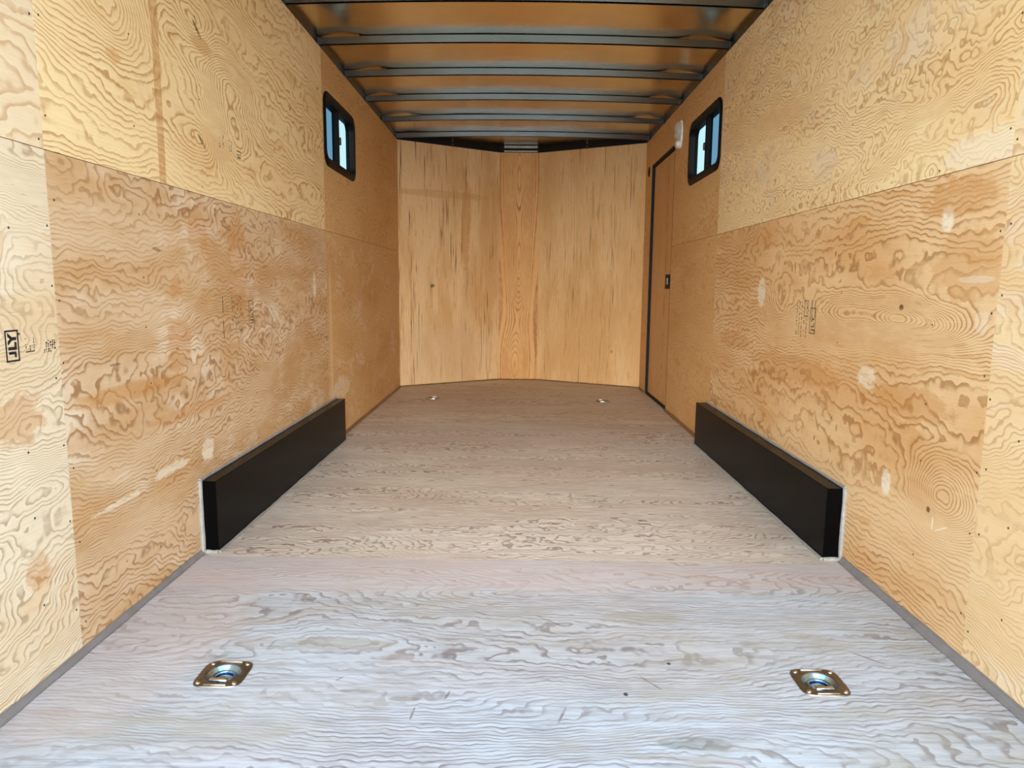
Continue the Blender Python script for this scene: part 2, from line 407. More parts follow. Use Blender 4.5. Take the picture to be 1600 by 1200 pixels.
SC = WHITE_SCUFF
def wall_left():
    w = empty('wall_left', (-A, Y0, 0)); tag(w, kind='structure')
    P = lambda u, v: (-A, u, v)
    bm = bmesh.new()
    sheet(bm, lambda u, v: (-A - 0.035, u, v), Y0, YL + 0.02, -0.09, 2.27, [WL], (-1, 0, 0), 0.012)
    obj('wall_skin', bm, M_SKIN, w)
    m_strip_u = plywood('plywood_cream_a', 1.7, CREAM, srgb(190, 142, 92), srgb(236, 214, 172), K=40, slope=0.35, a1=0.7, line=0.6, patch_amt=0.5, knots=0.9, a3=0.016)
    m_strip_l = plywood('plywood_cream_b', 2.9, CREAM, LINE_GREY, srgb(214, 172, 112), K=84, slope=0.7, a1=0.6, line=0.70, patch_amt=0.45, knots=0.7, pale=PALE,
                        spots=[(1.525, 0.27, 0.05, 0.05, AMBER, 0.6, 0.5), (1.50, 0.62, 0.10, 0.06, AMBER, 0.45, 0.8)])
    m_up = plywood('plywood_straw_a', 4.2, STRAW, srgb(178, 126, 70), srgb(224, 182, 122), K=42, slope=0.42, a1=1.0, f1=(0.85, 2.6), a2=0.10, line=0.78, patch_amt=0.35, knots=0.8,
                   bumps=[(1.98, 1.66, 0.16, 0.10, 0.22), (2.75, 1.55, 0.20, 0.22, -0.35), (2.49, 1.76, 0.12, 0.06, 0.10), (2.49, 1.40, 0.12, 0.06, 0.10)],
                   spots=[(2.205, 1.66, 0.022, 0.60, srgb(182, 124, 58), 0.62, 0.10, 6), (1.97, 1.52, 0.05, 0.025, ORANGE, 0.45, 0.4), (2.494, 1.759, 0.045, 0.008, srgb(84, 50, 24), 0.85, 0.15, 2, -35), (2.492, 1.397, 0.045, 0.008, srgb(84, 50, 24), 0.85, 0.15, 2, -35), (2.52, 1.72, 0.09, 0.03, ORANGE, 0.45, 0.4)])
    m_lo = plywood('plywood_tan_a', 6.6, srgb(216, 188, 152), srgb(146, 102, 58), srgb(194, 148, 92), K=70, slope=0.75, a1=0.50, f1=(0.8, 3.0), a2=0.11, line=0.80, patch_amt=0.70, knots=0.6, pale=PALE, pf=(1.5, 5.0),
                   spots=[(3.775, 0.915, 0.03, 0.07, SC, 0.75, 0.35), (2.42, 0.345, 0.055, 0.05, SC, 0.75, 0.5), (2.16, 0.345, 0.16, 0.022, SC, 0.6, 0.6), (1.86, 0.325, 0.16, 0.010, SC, 0.6, 0.6),
                          (2.75, 1.00, 0.10, 0.22, AMBER, 0.40, 0.5), (2.42, 1.08, 0.09, 0.10, AMBER, 0.4, 0.6), (2.25, 0.90, 0.05, 0.05, AMBER, 0.4, 0.6), (2.25, 0.72, 0.09, 0.10, AMBER, 0.42, 0.6),
                          (2.142, 1.02, 0.03, 0.006, srgb(84, 50, 24), 0.6, 0.2, 2, -8), (1.885, 0.702, 0.03, 0.004, srgb(84, 50, 24), 0.6, 0.2), (1.95, 0.62, 0.35, 0.03, AMBER, 0.45, 0.4), (2.3, 0.50, 0.4, 0.03, AMBER, 0.4, 0.4)])
    m_fup = plywood('plywood_straw_b', 9.4, TAN, srgb(166, 116, 62), srgb(206, 158, 98), K=56, slope=0.4, a1=0.85, line=0.6, patch_amt=0.4, knots=0.4)
    m_flo = plywood('plywood_tan_b', 11.2, srgb(216, 178, 124), srgb(164, 114, 62), srgb(200, 146, 82), K=64, slope=0.7, a1=0.5, line=0.5, patch_amt=0.6, knots=0.4, pale=srgb(226, 202, 166),
                    spots=[(4.3, 0.30, 0.22, 0.07, srgb(232, 214, 186), 0.6, 0.6), (4.08, 0.5, 0.03, 0.5, srgb(230, 208, 172), 0.4, 0.5, 4)])
    g = 0.001
    parts = []
    for (y0, y1, z0, z1, hs, m) in ((Y0, 1.66 - g, 0, SEAM - g, [], m_strip_l), (Y0, 1.66 - g, SEAM + g, H, [], m_strip_u),
                                    (1.66 + g, 4.015 - g, 0, SEAM - g, [], m_lo), (1.66 + g, 4.015 - g, SEAM + g, H, [], m_up),
                                    (4.015 + g, YL, 0, SEAM - g, [], m_flo), (4.015 + g, YL, SEAM + g, H, [WL], m_fup)):
        bm = bmesh.new(); sheet(bm, P, y0, y1, z0, z1, hs, (-1, 0, 0), 0.012); parts.append(obj('plywood_panel', bm, m, w))
    rnd = random.Random(5)
    def col(i, y, zs):
        for z in zs:
            screw(parts[i], (-A, y + rnd.uniform(-.006, .006), z + rnd.uniform(-.04, .04)), (1, 0, 0))
    lo = [0.10, 0.31, 0.50, 0.70, 0.90, 1.08]; up = [1.26, 1.50, 1.76, 2.02]
    col(0, 1.645, lo); col(1, 1.645, up); col(2, 1.676, lo); col(3, 1.676, up); col(0, 1.53, [0.2, 0.42, 0.58, 0.80, 1.02]); col(1, 1.53, [1.35, 1.6, 1.85])
    col(2, 2.06, [0.16, 0.40, 0.60, 0.77, 0.93, 1.15]); col(3, 2.06, [1.32, 1.58, 1.84])
    col(2, 2.48, lo[1:]); col(3, 2.48, up); col(2, 2.90, lo[1:]); col(3, 2.90, up); col(2, 3.34, lo[1:]); col(3, 3.34, up)
    col(4, 4.62, lo[:5]); col(4, 5.22, lo[:5]); col(5, 5.22, up[:3]); col(4, 5.82, lo[:5]); col(5, 5.82, up[:3])
    return parts
PL = wall_left()

def wall_right():
    w = empty('wall_right', (B, Y0, 0)); tag(w, kind='structure')
    P = lambda u, v: (B, u, v)
    bm = bmesh.new()
    sheet(bm, lambda u, v: (B + 0.035, u, v), Y0, YR + 0.02, -0.09, 2.27, [WR, DO], (1, 0, 0), 0.012)
    obj('wall_skin', bm, M_SKIN, w)
    m_strip_u = plywood('plywood_cream_c', 13.1, srgb(236, 210, 162), srgb(186, 140, 92), PALE, K=34, slope=0.4, a1=0.7, line=0.6, patch_amt=0.5, knots=0.7)
    m_strip_l = plywood('plywood_cream_d', 14.7, srgb(236, 208, 160), srgb(182, 140, 98), srgb(222, 180, 124), K=78, slope=0.65, a1=0.6, line=0.65, patch_amt=0.5, knots=0.6, pale=PALE)
    m_up = plywood('plywood_straw_c', 16.3, STRAW, srgb(176, 126, 70), srgb(222, 172, 108), K=72, slope=0.55, a1=0.75, f1=(0.9, 3.2), a2=0.15, a3=0.028, line=0.75, patch_amt=0.4, knots=0.9, pale=CREAM,
                   spots=[(1.78, 1.255, 0.16, 0.05, PALE, 0.5, 0.6)])
    m_lo = plywood('plywood_tan_c', 18.8, srgb(230, 196, 148), LINE, srgb(206, 150, 86), K=52, slope=0.75, a1=0.42, f1=(0.7, 2.6), a2=0.09, line=0.82, patch_amt=0.60, knots=0.5,
                   bumps=[(2.42, 0.83, 0.40, 0.075, 0.30), (2.07, 0.83, 0.16, 0.06, 0.22), (1.87, 0.82, 0.14, 0.05, 0.16), (1.80, 0.38, 0.13, 0.09, 0.30), (3.05, 0.82, 0.15, 0.12, 0.15)],
                   spots=[(3.292, 0.905, 0.060, 0.075, SC, 0.72, 0.30), (1.895, 1.105, 0.030, 0.040, SC, 0.85, 0.5), (2.255, 0.643, 0.060, 0.035, SC, 0.62, 0.6), (2.090, 0.345, 0.032, 0.046, SC, 0.85, 0.35),
                          (2.084, 0.870, 0.014, 0.010, srgb(84, 50, 24), 0.85, 0.2), (1.864, 0.333, 0.010, 0.010, srgb(84, 50, 24), 0.8, 0.2), (1.80, 0.300, 0.035, 0.0028, SC, 0.8, 0.1, 2, -28), (1.84, 0.302, 0.004, 0.022, SC, 0.8, 0.1), (1.755, 0.947, 0.08, 0.010, SC, 0.7, 0.3), (1.715, 0.845, 0.03, 0.030, PALE, 0.3, 0.6), (1.86, 1.16, 0.18, 0.06, AMBER, 0.55, 0.5),
                          (1.78, 0.98, 0.17, 0.10, AMBER, 0.35, 0.6), (2.9, 0.60, 0.45, 0.05, AMBER, 0.4, 0.7), (3.7, 0.66, 0.3, 0.05, AMBER, 0.4, 0.7), (2.0, 0.60, 0.20, 0.05, AMBER, 0.45, 0.6)])
    m_fup = plywood('plywood_straw_d', 21.9, TAN, srgb(168, 116, 62), srgb(206, 158, 98), K=56, slope=0.45, a1=0.75, line=0.55, patch_amt=0.4, knots=0.35)
    m_flo = plywood('plywood_tan_d', 23.5, srgb(222, 182, 126), srgb(164, 114, 62), srgb(204, 152, 88), K=60, slope=0.5, a1=0.4, line=0.35, patch_amt=0.5, knots=0.4, fibre=0.25)
    g = 0.001; parts = []
    for (y0, y1, z0, z1, hs, m) in ((Y0, 1.67 - g, 0, SEAM - g, [], m_strip_l), (Y0, 1.67 - g, SEAM + g, H, [], m_strip_u),
                                    (1.67 + g, 4.085 - g, 0, SEAM - g, [], m_lo), (1.67 + g, 4.085 - g, SEAM + g, H, [], m_up),
                                    (4.085 + g, DO[0], 0, SEAM - g, [], m_flo), (4.085 + g, YR, SEAM + g, H, [WR, DO], m_fup), (DO[1], YR, 0, SEAM - g, [], m_flo)):
        bm = bmesh.new(); sheet(bm, P, y0, y1, z0, z1, hs, (1, 0, 0), 0.012); parts.append(obj('plywood_panel', bm, m, w))
    rnd = random.Random(9)
    def col(i, y, zs):
        for z in zs:
            screw(parts[i], (B, y + rnd.uniform(-.006, .006), z + rnd.uniform(-.04, .04)), (-1, 0, 0))
    lo = [0.10, 0.31, 0.50, 0.70, 0.90, 1.08]; up = [1.26, 1.50, 1.76, 2.02]
    col(0, 1.655, lo); col(1, 1.655, up); col(2, 1.686, lo); col(3, 1.686, up); col(0, 1.55, [0.18, 0.42, 0.62, 0.86]); col(1, 1.54, [1.4, 1.8])
    col(2, 1.92, [0.22, 0.42, 0.62, 0.86]); col(3, 1.95, up)
    col(2, 2.48, lo[1:]); col(3, 2.48, up); col(2, 2.90, lo[1:]); col(3, 2.90, up); col(2, 3.34, lo[1:]); col(3, 3.34, up); col(2, 3.8, lo[1:]); col(3, 3.8, up)
    col(4, 4.55, lo[1:]); col(4, 5.1, lo[1:])
    return parts
PR = wall_right()

# ------------------------------------------------------------------ nose wall
NOSE = [(-A, YL), (NL, YN), (NL, YN), (NR, YN), (NR, YN), (B, YR)]
def wall_nose():
    w = empty('wall_front', (0, YN, 0)); tag(w, kind='structure')
    g1 = dict(line=0.42, knots=0.45, rough=0.6, f1=(0.35, 3.0), a1=0.25, slope=1.0, f2=(1.2, 12), a2=0.03, f3=(10, 30), a3=0.004, fibre=0.30)
    sl = [srgb(132, 90, 40), srgb(110, 74, 34)]
    ml = plywood('plywood_streaked_a', 31.2, srgb(236, 204, 154), srgb(188, 140, 84), srgb(200, 146, 76), K=60, streak=0.95, patch_amt=0.6,
                 spots=[(0.92, 0.335, 0.02, 0.022, srgb(60, 56, 50), 0.8, 0.6), (1.50, 0.68, 0.5, 0.05, AMBER, 0.5, 0.5), (1.75, 0.45, 0.04, 0.55, srgb(200, 148, 84), 0.4, 0.3), (0.25, 0.45, 0.35, 0.6, srgb(212, 184, 146), 0.4, 0.5)], **g1)  # last spot: floor bounce light painted in as a paler lower area
    mc = plywood('plywood_cathedral', 33.4, srgb(230, 184, 120), srgb(168, 104, 44), srgb(210, 150, 80), K=15, slope=0.0, a1=0.06, f1=(0.8, 6), f2=(2, 14), a2=0.03, a3=0.004, line=0.95, patch_amt=0.4, knots=0.0, fibre=0.25,
                 bumps=[(1.95, 0.19, 0.65, 0.12, 0.75), (1.05, 0.19, 0.40, 0.085, 0.60), (0.15, 0.16, 0.35, 0.10, 0.6)])
    mr = plywood('plywood_streaked_b', 36.1, srgb(234, 200, 146), srgb(188, 140, 84), srgb(202, 150, 80), K=60, streak=0.65, patch_amt=0.5, **g1)
    def seg(p, q, m, u_off=0.0):
        p = Vector((p[0], p[1], 0)); q = Vector((q[0], q[1], 0)); L = (q - p).length; d = (q - p) / L; n = Vector((-d.y, d.x, 0))
        bm = bmesh.new()
        sheet(bm, lambda u, v: (p + d * u + Vector((0, 0, v))), 0, L, 0, H, [], n, 0.012, lambda u, v: (v, u))
        o = obj('plywood_panel', bm, m, w)
        bm = bmesh.new()
        sheet(bm, lambda u, v: (p + d * u + n * 0.03 + Vector((0, 0, v))), 0, L, -0.09, 2.27, [], n, 0.02)
        obj('wall_skin', bm, M_SKIN, w)
        return o, p, d, L, -n
    rnd = random.Random(3)
    for (p, q, m) in ((NOSE[0], NOSE[1], ml), (NOSE[2], NOSE[3], mc), (NOSE[4], NOSE[5], mr)):
        o, p0, d, L, n = seg(p, q, m)
        if L > 0.5:
            for z in (0.12, 0.42, 0.72, 1.05, 1.38, 1.70, 1.98):
                for k in range(5):
                    u = L * (0.08 + 0.21 * k) + rnd.uniform(-.02, .02)
                    pt = p0 + d * u + Vector((0, 0, z + rnd.uniform(-.05, .05)))
                    screw(o, pt, n)
wall_nose()

# black header above the nose wall
def header():
    h = empty('trim_1', (0, YN, H)); tag(h, kind='structure')
    def strip(p, q, tops):
        p = Vector((p[0], p[1], 0)); q = Vector((q[0], q[1], 0)); d = q - p; n = Vector((-d.y, d.x, 0)).normalized() * 0.012
        bm = bmesh.new(); N = len(tops) - 1; cols = []
        for i, tz in enumerate(tops):
            c = p + d * i / N
            cols.append([bm.verts.new(c + off + Vector((0, 0, z))) for off in (Vector((0, 0, 0)), n) for z in (H + 0.001, tz)])
        for i in range(N):
            a, b2 = cols[i], cols[i + 1]
            for (j, k) in ((0, 1), (1, 3), (3, 2), (2, 0)): bm.faces.new((a[j], a[k], b2[k], b2[j]))
        for c in (cols[0], cols[-1]): bm.faces.new((c[0], c[1], c[3], c[2]))
        return obj('header_rail', bm, M_RUBBER, h)
    a = strip(NOSE[0], NOSE[1], [2.245, 2.252, 2.262, 2.268, 2.266, 2.258, 2.252])
    strip((NL, YN), (NR, YN), [2.252, 2.250, 2.252])
    b = strip(NOSE[4], NOSE[5], [2.254, 2.262, 2.268, 2.270, 2.264, 2.256, 2.245])
    for (o, p, q, t) in ((a, NOSE[0], NOSE[1], 0.52), (b, NOSE[4], NOSE[5], 0.46)):
        for z in (2.205, 2.235):
            bm = bmesh.new(); d = Vector((q[0] - p[0], q[1] - p[1], 0)); n = Vector((d.y, -d.x, 0)).normalized()
            cyl(bm, Vector((p[0], p[1], z)) + d * t, n, 0.005, 0.003, 8); obj('header_screw', bm, M_GREYMETAL, o)
header()

def bracket():
    b = empty('bracket', (-0.005, YN - 0.002, 2.19))
    tag(b, 'small grey metal bracket with a dark slot above the middle of the front wall', 'bracket')
    x0, x1, y = -0.163, 0.154, YN - 0.002
    for z0, z1 in ((2.222, 2.246), (2.188, 2.200)):
        bm = bmesh.new(); box(bm, x0, x1, y - 0.022, y, z0, z1, 0.002); obj('bracket_flange', bm, M_GREYMETAL, b)
    bm = bmesh.new(); box(bm, x0 + 0.002, x1 - 0.002, y - 0.006, y, 2.199, 2.224); obj('bracket_slot', bm, M_RUBBER, b)
bracket()

# ------------------------------------------------------------------ roof
BOWS = [3.443, 4.000, 4.585, 5.170, 5.772, 6.385]
def arch(x): return 0.022 * (1 - (x / 1.1) ** 2)
def roof():
    bm = bmesh.new(); rnd = random.Random(12)
    lens = []
    for y in BOWS:
        for sd in (-1, 1): lens.append((sd * rnd.uniform(.90, .98), y, 0.010 * rnd.choice((0.2, 1, 1, 0.8)), rnd.uniform(.07, .11)))
        lens.append((rnd.uniform(-.5, .5), y, 0.003 * rnd.random(), .2))
    nx, ny = 88, 300; ya, yb_ = Y0, 7.08
    def z(x, y):
        s = H + 0.0428 + arch(x)
        near = min(abs(y - b) for b in BOWS)
        s += 0.003 * math.sin(2.1 * y + 3 * x) * math.sin(3.3 * x + y) * min(1, near / 0.15)
        for (lx, ly, lh, lw) in lens:
            if abs(y - ly) < 0.3: s += lh * math.exp(-((x - lx) / lw) ** 2 - ((y - ly) / 0.11) ** 2)
        return s
    g = [[bm.verts.new((-1.15 + 2.32 * i / nx, ya + (yb_ - ya) * j / ny, z(-1.15 + 2.32 * i / nx, ya + (yb_ - ya) * j / ny))) for j in range(ny + 1)] for i in range(nx + 1)]
    for i in range(nx):
        for j in range(ny): bm.faces.new((g[i][j], g[i][j + 1], g[i + 1][j + 1], g[i + 1][j]))
    r = bmesh.ops.extrude_face_region(bm, geom=bm.faces[:])
    bmesh.ops.translate(bm, verts=[v for v in r['geom'] if isinstance(v, bmesh.types.BMVert)], vec=(0, 0, 0.02))
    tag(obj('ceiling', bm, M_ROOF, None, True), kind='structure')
roof()

def bow(y, label):
    o = empty('roof_bow', (0, y, H))
    tag(o, label, 'roof bow', 'black steel bows across the ceiling')
    w, hh, t = 0.026, 0.036, 0.0022
    prof = [(-w / 2, 0), (-w / 2, hh), (w / 2, hh), (w / 2, 0), (w / 2 - t, 0), (w / 2 - t, hh - t), (-w / 2 + t, hh - t), (-w / 2 + t, 0)]
    bm = bmesh.new(); N = 28; rows = []
    x0, x1 = -1.10, 1.122
    for i in range(N + 1):
        x = x0 + (x1 - x0) * i / N
        rows.append([bm.verts.new((x, y + 0.012 * x / 1.1 + p[0], H + 0.003 + arch(x) + p[1])) for p in prof])
    for i in range(N):
        for k in range(8): bm.faces.new((rows[i][k], rows[i][(k + 1) % 8], rows[i + 1][(k + 1) % 8], rows[i + 1][k]))
    for r in (rows[0], rows[-1]): bm.faces.new(r)
    obj('channel', bm, M_BOW, o)
    bm = bmesh.new(); rows = []
    for i in range(N + 1):
        x = -0.87 + 1.76 * i / N; yy = y + 0.012 * x / 1.1; zz = H + 0.003 + arch(x) + hh
        rows.append([bm.verts.new((x, yy + a, zz + b2)) for a, b2 in ((-0.0115, 0), (-0.0115, 0.0032), (0.0115, 0.0032), (0.0115, 0))])
    for i in range(N):
        for k in range(4): bm.faces.new((rows[i][k], rows[i][(k + 1) % 4], rows[i + 1][(k + 1) % 4], rows[i + 1][k]))
    for r in (rows[0], rows[-1]): bm.faces.new(r)
    obj('adhesive_tape', bm, M_RUBBER, o)
    for s, xx in ((-1, -1.098), (1, 1.118)):
        bm = bmesh.new(); yy = y + 0.012 * s
        box(bm, xx - 0.014, xx + 0.014, yy - 0.028, yy + 0.028, H + 0.0005, H + 0.034, 0.003)
        obj('end_plate', bm, M_BLACK, o)
LB = ['black steel roof bow nearest the camera, cut by the top edge of the photo',
      'second black steel roof bow from the top of the photo',
      'third black steel roof bow from the top of the photo',
      'fourth black steel roof bow from the top of the photo',
      'black steel roof bow second closest to the front wall',
      'black steel roof bow closest to the front wall, right before the dark header']
for y, l in zip(BOWS, LB): bow(y, l)

# top rails behind the plywood edge
for k, (x0, x1, yy) in enumerate(((-A - 0.03, -A - 0.008, YL + 0.05), (B + 0.008, B + 0.03, YR + 0.05))):
    bm = bmesh.new(); box(bm, x0, x1, Y0, yy, H - 0.05 if False else H + 0.0005, 2.25)
    tag(obj('trim_%d' % (k + 2), bm, M_BLACK), kind='structure')

# ------------------------------------------------------------------ baseboards
def cove(bm, p, q, n, r):
    """small quarter-hollow strip from p to q along the foot of a wall, n points into the room"""
    p, q, n = Vector(p), Vector(q), Vector(n); up = Vector((0, 0, 1)); prof = [Vector((0, 0, 0)) + up * r]
    for k in range(5):
        a = math.pi / 2 * k / 4
        prof.append(n * r * (1 - math.cos(a)) * 1.0 + up * r * (1 - math.sin(a)) + n * 0.002 + up * 0.002)
    prof.append(n * r); prof.append(Vector((0, 0, 0)))
    N = 24; rnd = random.Random(1); rows = []
    for i in range(N + 1):
        c = p + (q - p) * i / N; s = 1 + rnd.uniform(-.10, .10)
        rows.append([bm.verts.new(c + v * s) for v in prof])
    m = len(prof)
    for i in range(N):
        for k in range(m): bm.faces.new((rows[i][k], rows[i][(k + 1) % m], rows[i + 1][(k + 1) % m], rows[i + 1][k]))
    for r_ in (rows[0], rows[-1]): bm.faces.new(r_)
e = 0.0004
WY0, WY1 = 2.338, 4.145
bm = bmesh.new(); cove(bm, (-A + e, Y0, e), (-A + e, WY0 - 0.012, e), (1, 0, 0), 0.0135)
tag(obj('baseboard_left', bm, M_COVE), kind='structure')
bm = bmesh.new(); cove(bm, (B - e, Y0, e), (B - e, WY0 - 0.012, e), (-1, 0, 0), 0.0175)
tag(obj('baseboard_right', bm, M_COVE), kind='structure')
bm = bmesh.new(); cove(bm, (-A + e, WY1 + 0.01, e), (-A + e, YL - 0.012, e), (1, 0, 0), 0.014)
tag(obj('trim_4', bm, M_BROWN), kind='structure')  # far run of the left baseboard, in brown
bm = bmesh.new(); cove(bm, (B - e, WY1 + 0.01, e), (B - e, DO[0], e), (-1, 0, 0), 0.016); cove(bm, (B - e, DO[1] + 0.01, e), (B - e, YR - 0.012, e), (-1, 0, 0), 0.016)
tag(obj('trim_5', bm, M_BROWN), kind='structure')  # far runs of the right baseboard, in brown
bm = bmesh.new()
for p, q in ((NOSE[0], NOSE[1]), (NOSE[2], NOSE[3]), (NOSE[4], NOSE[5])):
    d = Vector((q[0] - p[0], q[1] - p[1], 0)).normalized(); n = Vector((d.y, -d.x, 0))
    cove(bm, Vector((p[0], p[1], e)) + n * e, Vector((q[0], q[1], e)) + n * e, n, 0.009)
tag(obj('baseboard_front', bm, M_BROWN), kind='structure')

# ------------------------------------------------------------------ wheel boxes
def wheel_box(side, label):
    xw = -A if side < 0 else B; xi = -1.031 if side < 0 else 1.047; ht = 0.252
    o = empty('wheel_box', ((xw + xi) / 2, (WY0 + WY1) / 2, 0)); tag(o, label, 'wheel box', 'black steel wheel boxes')
    a, b = sorted((xw - side * 0.0008, xi))
    bm = bmesh.new(); box(bm, a, b, WY0, WY1, 0.0005, ht, 0.0016, 1); obj('steel_box', bm, M_BOX, o)
    rnd = random.Random(20 + side)
    def bead(pts, r, name):
        bm = bmesh.new(); P = []; R = []
        for (s, t_) in zip(pts[:-1], pts[1:]):
            s, t_ = Vector(s), Vector(t_); n = max(3, int((t_ - s).length / 0.05))
            for i in range(n): P.append(s + (t_ - s) * i / n); R.append(r * rnd.uniform(0.7, 1.25))
        P.append(Vector(pts[-1])); R.append(r)
        tube(bm, P, R, 8); obj(name, bm, M_CAULK, o, True)
    k = -side
    bead([(xw + k * 0.003, WY0 - 0.003, 0.006), (xw + k * 0.003, WY0 - 0.003, ht + 0.004)], 0.0085, 'caulk_bead')
    bead([(xw + k * 0.003, WY0 - 0.003, ht + 0.003), (xw + k * 0.003, WY1, ht + 0.003)], 0.0060, 'caulk_bead')
    bead([(xw + k * 0.004, WY0 - 0.004, 0.003), (xi, WY0 - 0.004, 0.003)], 0.0080, 'caulk_bead')
    bead([(xi + k * 0.003, WY0, 0.002), (xi + k * 0.003, WY1, 0.002)], 0.0060, 'caulk_bead')
wheel_box(-1, 'long low black steel wheel box along the foot of the left wall')
wheel_box(1, 'long low black steel wheel box along the foot of the right wall')

# ------------------------------------------------------------------ tie-down rings
def make_ring():
    o = empty('tie_down_ring', (0, 0, 0))
    s = 0.114
    # plate with a round opening
    bm = bmesh.new(); N = 48; outer = []; 
    def sq(a):
        c, s_ = math.cos(a), math.sin(a); k = 5.0
        r = (abs(c) ** k + abs(s_) ** k) ** (-1 / k); return Vector((c, s_, 0)) * r * s / 2
    rings = []
    for kind in range(5):
        row = []
        for i in range(N):
            a = 2 * math.pi * i / N; d = Vector((math.cos(a), math.sin(a), 0))
            if kind == 0: p = sq(a) + Vector((0, 0, 0.0004))
            elif kind == 1: p = sq(a) * 0.985 + Vector((0, 0, 0.0028))
            elif kind == 2: p = sq(a) * 0.90 + Vector((0, 0, 0.0036))
            elif kind == 3: p = d * 0.0415 + Vector((0, 0, 0.0036))
            else: p = d * 0.0395 + Vector((0, 0, 0.0018))
            row.append(bm.verts.new(p))
        rings.append(row)
    for r in range(4):
        for i in range(N): bm.faces.new((rings[r][i], rings[r][(i + 1) % N], rings[r + 1][(i + 1) % N], rings[r + 1][i]))
    plate = obj('plate', bm, M_ZINC, o, True, True)
    bm = bmesh.new(); prof = [(0.0398, 0.002), (0.0375, -0.001), (0.0345, -0.006), (0.030, -0.0105), (0.024, -0.0125), (0.0205, -0.0115), (0.0175, -0.0115), (0.0150, -0.0140), (0.008, -0.0155), (0.0, -0.016)]
    rows = [[bm.verts.new((r * math.cos(2 * math.pi * i / N), r * math.sin(2 * math.pi * i / N), z)) for i in range(N)] for r, z in prof[:-1]]
    for r in range(len(rows) - 1):
        for i in range(N): bm.faces.new((rows[r][i], rows[r + 1][i], rows[r + 1][(i + 1) % N], rows[r][(i + 1) % N]))
    bm.faces.new(rows[-1])
    tag(obj('dish', bm, M_DISH, o, True, True), 'bluish reflecting dish')
    # D-shaped ring: straight bar towards the rear doorway, loop lying in the dish
    bm = bmesh.new(); pts = []
    for i in range(33):
        a = math.radians(-42 + 264 * i / 32); pts.append((0.0255 * math.cos(a), 0.0255 * math.sin(a), -0.0075))
    tube(bm, pts, 0.0038, 10, closed=True)
    obj('ring', bm, M_DISH, o, True, True)
    bm = bmesh.new(); box(bm, -0.021, 0.021, -0.034, -0.022, 0.0030, 0.0062, 0.0015); obj('ring_strap', bm, M_BOLT, o, True, True)
    for sx in (-1, 1):
        for sy in (-1, 1):
            bm = bmesh.new()
            for r0, r1, z0, z1 in ((0.0062, 0.0055, 0.0034, 0.0052), (0.0055, 0.0030, 0.0052, 0.0068)):
                cyl(bm, (sx * 0.042, sy * 0.042, z0), (0, 0, 1), r0, z1 - z0, 16, r1)
            obj('bolt', bm, M_BOLT, plate, True, True)
    for sy in (-1, 1):
        bm = bmesh.new(); box(bm, -0.026, 0.026, sy * 0.0505 - 0.0022, sy * 0.0505 + 0.0022, 0.0030, 0.0052, 0.001); obj('plate_rib', bm, M_BOLT, plate, True, True)
    return o
def copy_tree(o):
    c = o.copy(); COL.objects.link(c)
    for ch in list(o.children):
        d = ch.copy(); COL.objects.link(d); d.parent = c
        for g in list(ch.children):
            k = g.copy(); COL.objects.link(k); k.parent = d
    return c
ring0 = make_ring()
RL = ['square recessed tie-down ring in the near floor on the left, before the left wheel box',
      'square recessed tie-down ring in the near floor on the right, before the right wheel box',
      'tiny far tie-down ring in the floor near the left part of the front wall',
      'tiny far tie-down ring in the floor near the door']
for i, ((x, y), l) in enumerate(zip(DR, RL)):
    r = ring0 if i == 0 else copy_tree(ring0)
    r.location = (x, y, 0); tag(r, l, 'tie-down ring', 'recessed tie-down rings in the floor')

